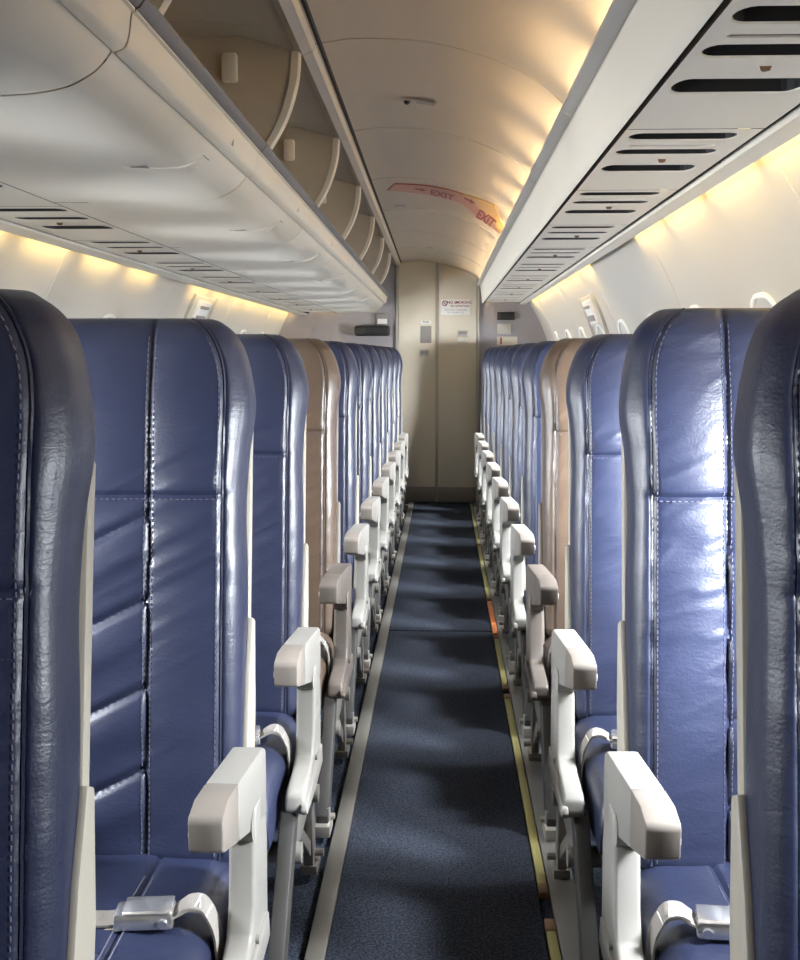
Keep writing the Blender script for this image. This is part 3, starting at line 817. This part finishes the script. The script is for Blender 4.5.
# ------------------------------------------------------------------ passenger service panels with air slots
PS = {1: ((0.322, 0.562, 0.392), (0.322, 0.588, 0.388)), -1: ((-0.868, -1.092, 0.333), (-0.822, -1.060, 0.307))}
def psu_pt(s, f, y, up=0.0):
    n, fr = PS[s]; t = (y - 2)/7.46
    return V(lerp(lerp(n[0], fr[0], t), lerp(n[1], fr[1], t), f), y, lerp(n[2], fr[2], t) + up)
def slot_outline(y0, y1, f0=0.06, f1=0.88, sk=0.05):
    """(f, y) outline with slanted rounded ends"""
    h = (y1 - y0)/2; yc = (y0 + y1)/2; out = []
    rf = min(h/0.24, 0.09)
    for k in range(9):
        a = -PI/2 + PI*k/8; out.append((f1 - rf + rf*math.cos(a), yc + h*math.sin(a)))
    for k in range(9):
        a = PI/2 + PI*k/8; out.append((f0 + rf + rf*math.cos(a), yc + h*math.sin(a)))
    return out
seatname = ['nearest', 'second', 'third', 'brown', 'first seat behind the brown', 'second seat behind the brown', 'third seat behind the brown', 'fourth seat behind the brown', 'fifth seat behind the brown', 'sixth seat behind the brown', 'rearmost']
for s in (1, -1):
    for n in range(0, 11):
        y0 = (1.38 if s > 0 else 1.145) + PITCH*(n - 1); y1 = y0 + PITCH - 0.005
        y1 = min(y1, YB - 0.01)
        if y1 - y0 < 0.6: continue
        r = empty('service_panel', psu_pt(s, 0.5, (y0 + y1)/2)); org = Vector(r.location)
        side = 'right' if s > 0 else 'left'
        cnt = ['partly cut off by the picture edge', 'with the largest dark slots in view'][n] if n < 2 else f'{["second", "third", "fourth", "fifth", "sixth", "seventh", "eighth", "ninth", "tenth"][n-2]} from the front'
        tag(r, f'overhead panel with dark air slots, {side} side, {cnt}', 'service panel', f'overhead service panels on the {side}')
        slots = [(y0 + 0.036, y0 + 0.112), (y0 + 0.206, y0 + 0.276), (y0 + 0.398, y0 + 0.500)]
        thin = (y0 + 0.158, y0 + 0.174)
        bm = bmesh.new(); edges = []
        def loop(pts, up):
            vs = [bm.verts.new(psu_pt(s, f, y, up) - org) for f, y in pts]
            es = [bm.edges.new((vs[i], vs[(i+1) % len(vs)])) for i in range(len(vs))]
            return vs, es
        outer = [(0, y0), (0.5, y0), (1, y0), (1, y1), (0.5, y1), (0, y1)]
        _, es = loop(outer, 0); edges += es
        holes = []
        for a, b in slots + [thin]:
            o = slot_outline(a, b) if b - a > 0.03 else slot_outline(a, b, 0.12, 0.80)
            vs, es = loop(o, 0); edges += es; holes.append((vs, a, b, o))
        bmesh.ops.triangle_fill(bm, use_beauty=True, use_dissolve=False, edges=edges)
        for f in bm.faces:
            f.normal_update()
            if f.normal.z > 0: f.normal_flip()
        for vs, a, b, o in holes:
            yc = (a + b)/2
            up = [bm.verts.new(psu_pt(s, 0.47 + (f - 0.47)*0.985, yc + (y - yc)*0.93, 0.0025) - org) for f, y in o]
            for i in range(len(vs)): bm.faces.new((vs[i], vs[(i+1) % len(vs)], up[(i+1) % len(vs)], up[i]))
        link_mesh('panel', bm, 'bin', r, recalc=False)
        for vs, a, b, o in holes:
            yc = (a + b)/2; c = bmesh.new()
            lo = [c.verts.new(psu_pt(s, 0.47 + (f - 0.47)*0.985, yc + (y - yc)*0.93, 0.0024) - org) for f, y in o]
            hi = [c.verts.new(psu_pt(s, 0.47 + (f - 0.47)*0.985, yc + (y - yc)*0.93, 0.045) - org) for f, y in o]
            for i in range(len(lo)): c.faces.new((lo[i], lo[(i+1) % len(lo)], hi[(i+1) % len(lo)], hi[i]))
            c.faces.new(hi)
            if b - a > 0.03: link_mesh('air_slot', c, 'black', r, smooth=False)
            else: link_mesh('thin_slot', c, 'plac', r, smooth=False)  # the narrow slot, plain grey and unlit
        # triangular knob and a flush seam
        c = bmesh.new(); p = psu_pt(s, 0.50, y0 + 0.328) - org
        top = [c.verts.new(p + Vector((0.010*math.cos(t), 0.010*math.sin(t), 0.0))) for t in (PI/2, PI/2 + 2.09, PI/2 + 4.18)]
        bot = [c.verts.new(p + Vector((0.007*math.cos(t), 0.007*math.sin(t), -0.006))) for t in (PI/2, PI/2 + 2.09, PI/2 + 4.18)]
        c.faces.new(top); c.faces.new(bot)
        for i in range(3): c.faces.new((top[i], top[(i+1) % 3], bot[(i+1) % 3], bot[i]))
        link_mesh('latch_knob', c, 'stripbrown', r, smooth=False)

# ------------------------------------------------------------------ lamps
def lamp(name, p0, p1, r, mat, label, cat, group):
    c = (Vector(p0) + Vector(p1))/2
    o = empty(name, c); tag(o, label, cat, group)
    bm = bmesh.new(); d = Vector(p1) - Vector(p0); e = d.normalized()*0.012
    tube(bm, [Vector(p0) + e - c, Vector(p1) - e - c], r, 8); link_mesh('tube', bm, mat, o)
    for q, sg in ((Vector(p0), 1), (Vector(p1), -1)):
        bm = bmesh.new(); tube(bm, [q - c, q + e*sg - c], r + 0.0015, 8); link_mesh('socket', bm, 'white', o)
y = 0.30; k = 0
while y < 9.3:
    t = (y - 2)/7.46
    lamp('cove_lamp', V(0.298 + 0.001*y, y, 0.503 + 0.0015*y), V(0.298 + 0.001*y, y + 0.37, 0.503 + 0.0015*y), 0.008, 'cove', 'warm white tube lamp behind the rail, lighting the right side of the ceiling', 'lamp', 'cove lamps behind the right ceiling rail')
    y += 0.50
def wall_lamps(s, spans):
    for a, b in spans:
        if s > 0: x0, d0, x1, d1 = 0.617, 0.414, 0.630, 0.410
        else: x0, d0, x1, d1 = -1.136, 0.352, -1.128, 0.330
        f = lambda y: (lerp(x0, x1, (y-2)/7.46), lerp(d0, d1, (y-2)/7.46))
        (xa, da), (xb, db) = f(a), f(b)
        lamp('wall_lamp', V(xa, a, da), V(xb, b, db), 0.008, 'wash', f'warm yellow tube lamp over the {"right" if s > 0 else "left"} sidewall panels', 'lamp', f'wall lamps on the {"right" if s > 0 else "left"}')
wall_lamps(1, [(0.40, 0.90), (0.95, 1.46), (1.50, 2.01), (2.05, 2.58), (2.62, 3.11), (3.16, 3.68), (3.73, 4.24)] + [(5.50 + 0.53*i, 5.50 + 0.53*i + 0.47) for i in range(8) if 5.50 + 0.53*i + 0.47 < YB])
wall_lamps(-1, [(0.5, 1.0), (1.05, 1.5), (1.6, 2.1), (2.15, 2.6), (2.8, 3.33), (3.45, 3.9), (4.04, 4.48), (4.62, 5.06)] + [(5.78 + 0.53*i, 5.78 + 0.53*i + 0.45) for i in range(7) if 5.78 + 0.53*i + 0.45 < YB])

# ------------------------------------------------------------------ rear bulkhead and lavatory door
bm = bmesh.new()
box(bm, -1.5, -0.375, YB, YB + 0.04, -0.004, 2.15); box(bm, 0.285, 1.0, YB, YB + 0.04, -0.004, 2.15); box(bm, -0.375, 0.285, YB + 0.03, YB + 0.06, -0.004, 2.15)
tag(link_mesh('wall_back', bm, 'bulk', smooth=False), kind='structure')
bm = bmesh.new(); box(bm, -1.5, 1.0, YA - 0.04, YA, -0.004, 2.15)
tag(link_mesh('wall_front', bm, 'bulk', smooth=False), kind='structure')
dr = empty('door_3', (-0.045, YB, 0)); tag(dr, kind='structure')
def dbox(x0, x1, z0, z1, ya, yb, mat, name, w=0.003):
    bm = bbox(x0 + 0.045, x1 + 0.045, ya, yb, z0, z1, w); return link_mesh(name, bm, mat, dr)
dbox(-0.350, -0.058, 0.012, 1.98, -0.012, 0.028, 'door', 'door_leaf'); dbox(-0.038, 0.262, 0.012, 1.98, -0.012, 0.028, 'door', 'door_leaf')
dbox(-0.056, -0.040, 0.012, 1.98, -0.018, 0.026, 'doortrim', 'hinge_strip')
dbox(-0.372, -0.352, 0.0, 1.98, -0.020, 0.028, 'doortrim', 'door_jamb'); dbox(0.264, 0.284, 0.0, 1.98, -0.020, 0.028, 'doortrim', 'door_jamb')
dbox(-0.350, -0.058, 0.012, 0.13, -0.016, -0.010, 'taupe', 'kick_plate', 0.0015); dbox(-0.038, 0.262, 0.012, 0.13, -0.016, -0.010, 'taupe', 'kick_plate', 0.0015)

def text_mesh(txt, size, bold=0.0):
    c = bpy.data.curves.new('t', 'FONT'); c.body = txt; c.size = size; c.align_x = 'CENTER'; c.align_y = 'CENTER'; c.offset = bold; c.resolution_u = 3
    o = bpy.data.objects.new('t', c); COL.objects.link(o); bpy.context.view_layer.update()
    me = bpy.data.meshes.new_from_object(o); bpy.data.objects.remove(o); bpy.data.curves.remove(c)
    return me
def wall_text(txt, size, x, z, y, mat, parent, org, bold=0.0, name='lettering'):
    me = text_mesh(txt, size, bold); bm = bmesh.new(); bm.from_mesh(me); bpy.data.meshes.remove(me)
    for v in bm.verts: v.co = Vector((x + v.co.x, y - 0.0006, z + v.co.y)) - org
    return link_mesh(name, bm, mat, parent, smooth=False)
YD = YB - 0.012
def plaque(name, x0, x1, z0, z1, mat, label, cat, depth=0.004, y=YD, w=0.0012):
    c = Vector(((x0 + x1)/2, y, (z0 + z1)/2)); r = empty(name, c); tag(r, label, cat)
    bm = bbox(x0 - c.x, x1 - c.x, -depth, 0.0, z0 - c.z, z1 - c.z, w); link_mesh('plate', bm, mat, r)
    return r, c, y - depth
# no smoking placard: red line of text with a ring, grey line below
r, c, yf = plaque('no_smoking_sign', -0.018, 0.213, 1.492, 1.612, 'white', 'small white no smoking placard with red lettering on the right door leaf', 'sign')
wall_text('NO SMOKING', 0.030, 0.125, 1.588, yf, 'red', r, c, 0.0006); wall_text('IN LAVATORY', 0.024, 0.135, 1.560, yf, 'red', r, c, 0.0004)
wall_text('DO NOT DISPOSE', 0.021, 0.098, 1.530, yf, 'plac', r, c); wall_text('OF CIGARETTES', 0.018, 0.098, 1.509, yf, 'plac', r, c)
bm = bmesh.new(); ring = [(0.012 + 0.019*math.cos(2*PI*k/24), 1.582 + 0.019*math.sin(2*PI*k/24)) for k in range(25)]
tube(bm, [Vector((x, yf - 0.001, z)) - c for x, z in ring], 0.0028, 6, cap=False); tube(bm, [Vector((-0.001, yf - 0.001, 1.595)) - c, Vector((0.025, yf - 0.001, 1.569)) - c], 0.0026, 6)
link_mesh('ring_symbol', bm, 'red', r)
r, c, yf = plaque('door_placard', -0.178, -0.092, 1.272, 1.406, 'plac', 'grey rectangular placard on the left door leaf', 'sign')
r, c, yf = plaque('push_label', -0.176, -0.094, 1.424, 1.446, 'white', 'thin PUSH label above the grey placard on the left door leaf', 'sign', 0.002)
wall_text('PUSH', 0.020, -0.135, 1.435, yf, 'black', r, c, 0.0004)
for x0, x1, z0, z1, lab in ((-0.184, -0.108, 1.166, 1.222, 'small metal ashtray on the left door leaf, below the grey placard'), (0.116, 0.198, 1.322, 1.370, 'small metal latch plate on the right door leaf, below the red lettered placard')):
    r, c, yf = plaque('door_ashtray' if x0 < 0 else 'door_latch', x0, x1, z0, z1, 'doortrim', lab, 'ashtray' if x0 < 0 else 'latch', 0.010)
    bm = bbox(x0 + 0.008 - c.x, x1 - 0.010 - c.x, -0.014, -0.009, z0 + 0.016 - c.z, z1 - 0.008 - c.z, 0.002); link_mesh('flap', bm, 'plac', r)
r, c, yf = plaque('latch_label', 0.116, 0.198, 1.284, 1.308, 'white', 'tiny pale label just under the metal latch plate on the door', 'sign', 0.002)
# bulkhead fittings left
r = empty('bulkhead_handset', (-0.56, YB, 1.37)); tag(r, 'long black padded box on the grey bulkhead left of the door', 'box')
bm = bbox(-0.137, 0.140, -0.07, 0.0, -0.043, 0.036, 0.018, 3); link_mesh('body', bm, 'black', r)
bm = bbox(-0.05, 0.05, -0.074, -0.066, -0.020, 0.016, 0.003); link_mesh('strap', bm, 'black', r)
r, c, yf = plaque('bulkhead_switch_box', -0.524, -0.434, 1.418, 1.500, 'plac', 'small box with a white window under the left bins by the door', 'box', 0.03, YB, 0.004)
bm = bbox(-0.035, 0.038, -0.034, -0.029, -0.036, 0.002, 0.002); link_mesh('window', bm, 'white', r)
# right
r, c, yf = plaque('exit_sign', 0.424, 0.560, 1.452, 1.512, 'black', 'unlit black exit sign box on the grey bulkhead right of the door', 'sign', 0.02, YB, 0.003)
wall_text('EXIT', 0.042, 0.492, 1.482, yf, 'dkmetal', r, c, 0.0006)
plaque('cream_cover_plate', 0.424, 0.534, 1.342, 1.424, 'cream', 'square cream cover plate under the black exit sign', 'cover plate', 0.006, YB)
r, c, yf = plaque('safety_placard', 0.424, 0.585, 1.256, 1.322, 'door', 'wide beige placard with a red mark below the square cover plate', 'sign', 0.004, YB)
bm = bbox(0.450 - c.x, 0.462 - c.x, -0.0055, -0.0035, 1.262 - c.z, 1.316 - c.z, 0.0005); link_mesh('red_mark', bm, 'red', r)

# ------------------------------------------------------------------ ceiling exit band and small fittings
top = [(-0.205, 5.12), (-0.10, 5.13), (0.01, 5.125), (0.095, 5.14), (0.161, 5.10), (0.214, 5.07)]
bot = [(-0.248, 5.31), (-0.149, 5.375), (-0.016, 5.42), (0.082, 5.42), (0.152, 5.675), (0.205, 5.84), (0.266, 5.79), (0.272, 5.455), (0.248, 5.335)]
def polyl(pts, q):
    L = [0]
    for a, b in zip(pts, pts[1:]): L.append(L[-1] + math.hypot(b[0]-a[0], b[1]-a[1]))
    t = q*L[-1]
    for i in range(len(pts)-1):
        if t <= L[i+1] + 1e-9:
            f = (t - L[i])/(L[i+1]-L[i]); return (lerp(pts[i][0], pts[i+1][0], f), lerp(pts[i][1], pts[i+1][1], f))
    return pts[-1]
r = empty('ceiling_exit_sign', V(0, 5.3, 0.70)); org = Vector(r.location); tag(r, 'curved red and yellow EXIT band with arrows across the ceiling', 'sign')
def cpt(x, y, off): return V(x, y, ceil_d(x, y) - off) - org
for q0, q1, mat, nm in ((0.0, 0.66, 'pinkred', 'red_band'), (0.66, 1.0, 'exityellow', 'yellow_band')):
    bm = bmesh.new(); up, lo = [], []
    for i in range(25):
        q = lerp(q0, q1, i/24); a = polyl(top, q); b = polyl(bot, q)
        ra, rb = [], []
        for j in range(7):
            f = j/6; x = lerp(a[0], b[0], f); y = lerp(a[1], b[1], f); ra.append(cpt(x, y, 0.006)); rb.append(cpt(x, y, -0.001))
        up.append(ra); lo.append(rb)
    A, B = loft(bm, up), loft(bm, lo)
    for i in range(24):
        for k in (0, -1): bm.faces.new((A[i][k], A[i+1][k], B[i+1][k], B[i][k]))
    for k in (0, -1):
        for j in range(6): bm.faces.new((A[k][j], A[k][j+1], B[k][j+1], B[k][j]))
    link_mesh(nm, bm, mat, r)
def ceil_text(txt, tl, tr, bl, br):
    me = text_mesh(txt, 1.0, 0.03); bm = bmesh.new(); bm.from_mesh(me); bpy.data.meshes.remove(me)
    xs = [v.co.x for v in bm.verts]; ys = [v.co.y for v in bm.verts]; x0, x1, y0, y1 = min(xs), max(xs), min(ys), max(ys)
    for v in bm.verts:
        a = (v.co.x - x0)/(x1 - x0); b = (y1 - v.co.y)/(y1 - y0)
        x = lerp(lerp(tl[0], tr[0], a), lerp(bl[0], br[0], a), b); y = lerp(lerp(tl[1], tr[1], a), lerp(bl[1], br[1], a), b)
        v.co = cpt(x, y, 0.0080)
    link_mesh('lettering', bm, 'red', r, smooth=False)
def ceil_arrow(x0, x1, yc, h, slope):
    m = lerp(x0, x1, 0.5); pts = [(x0, yc - 0.2*h), (m, yc - 0.2*h), (m, yc - 0.5*h), (x1, yc), (m, yc + 0.5*h), (m, yc + 0.2*h), (x0, yc + 0.2*h)]
    bm = bmesh.new()
    bm.faces.new([bm.verts.new(cpt(x, y + (x - x0)*slope, 0.0080)) for x, y in pts]); bmesh.ops.triangulate(bm, faces=bm.faces); link_mesh('arrow', bm, 'red', r, smooth=False)
ceil_arrow(-0.125, -0.072, 5.225, 0.10, 0.4); ceil_text('EXIT', (-0.055, 5.195), (0.048, 5.225), (-0.058, 5.365), (0.045, 5.405))
ceil_arrow(0.088, 0.140, 5.21, 0.14, 1.2); ceil_text('EXIT', (0.160, 5.39), (0.240, 5.45), (0.152, 5.73), (0.230, 5.82))
r = empty('ceiling_sensor', V(-0.06, 3.44, 0.70)); org2 = Vector(r.location); tag(r, 'small ceiling plate with a dark dot, ahead of the exit band', 'ceiling fitting')
bm = bmesh.new()
A = [[V(x, y, ceil_d(x, y) - 0.004) - org2 for x in stations(-0.118, -0.015, 6)] for y in (3.41, 3.48)]; loft(bm, A); link_mesh('plate', bm, 'ceil', r, recalc=False)
bm = bmesh.new(); A = [[V(x, y, ceil_d(x, y) - 0.006) - org2 for x in stations(-0.078, -0.028, 4)] for y in (3.43, 3.46)]; loft(bm, A); link_mesh('lens', bm, 'plac', r, recalc=False)
bm = bmesh.new(); bmesh.ops.create_uvsphere(bm, u_segments=12, v_segments=8, radius=0.010)
for v in bm.verts: v.co = v.co + V(-0.104, 3.445, ceil_d(-0.104, 3.445) - 0.004) - org2
link_mesh('dot', bm, 'black', r)
for x, y, lab in ((-0.211, 5.87, 'tiny dark ceiling vent behind the left end of the exit band'), (-0.09, 8.1, 'tiny dark ceiling dot further aft of the exit band')):
    bm = bmesh.new()
    A = [[V(xx, yy, ceil_d(xx, yy) - 0.003) for xx in stations(x - 0.025, x + 0.025, 3)] for yy in (y - 0.03, y + 0.03)]
    loft(bm, A); tag(link_mesh('ceiling_vent', bm, 'plac', recalc=False), lab, 'vent')

# ------------------------------------------------------------------ world, camera, view
w = bpy.data.worlds.new('sky'); SC.world = w; w.use_nodes = True
bg = w.node_tree.nodes['Background']; bg.inputs['Color'].default_value = (0.85, 0.93, 1.0, 1); bg.inputs['Strength'].default_value = 2.0
F_PX = 1190.0
cam = bpy.data.cameras.new('camera'); co = bpy.data.objects.new('camera', cam); COL.objects.link(co)
cam.sensor_fit = 'VERTICAL'; cam.sensor_height = 36.0; cam.lens = F_PX/960*36.0; cam.clip_start = 0.02
co.location = (0, 0, EYE); co.rotation_euler = (math.radians(90 - 6.0917), 0, math.radians(2.0591)); SC.camera = co
SC.view_settings.view_transform = 'Standard'; SC.view_settings.look = 'None'; SC.view_settings.gamma = 1.0; SC.view_settings.use_curve_mapping = False
SC.view_settings.exposure = 0.50
SC.cycles.max_bounces = 10; SC.cycles.diffuse_bounces = 6
SC.cycles.use_denoising = True
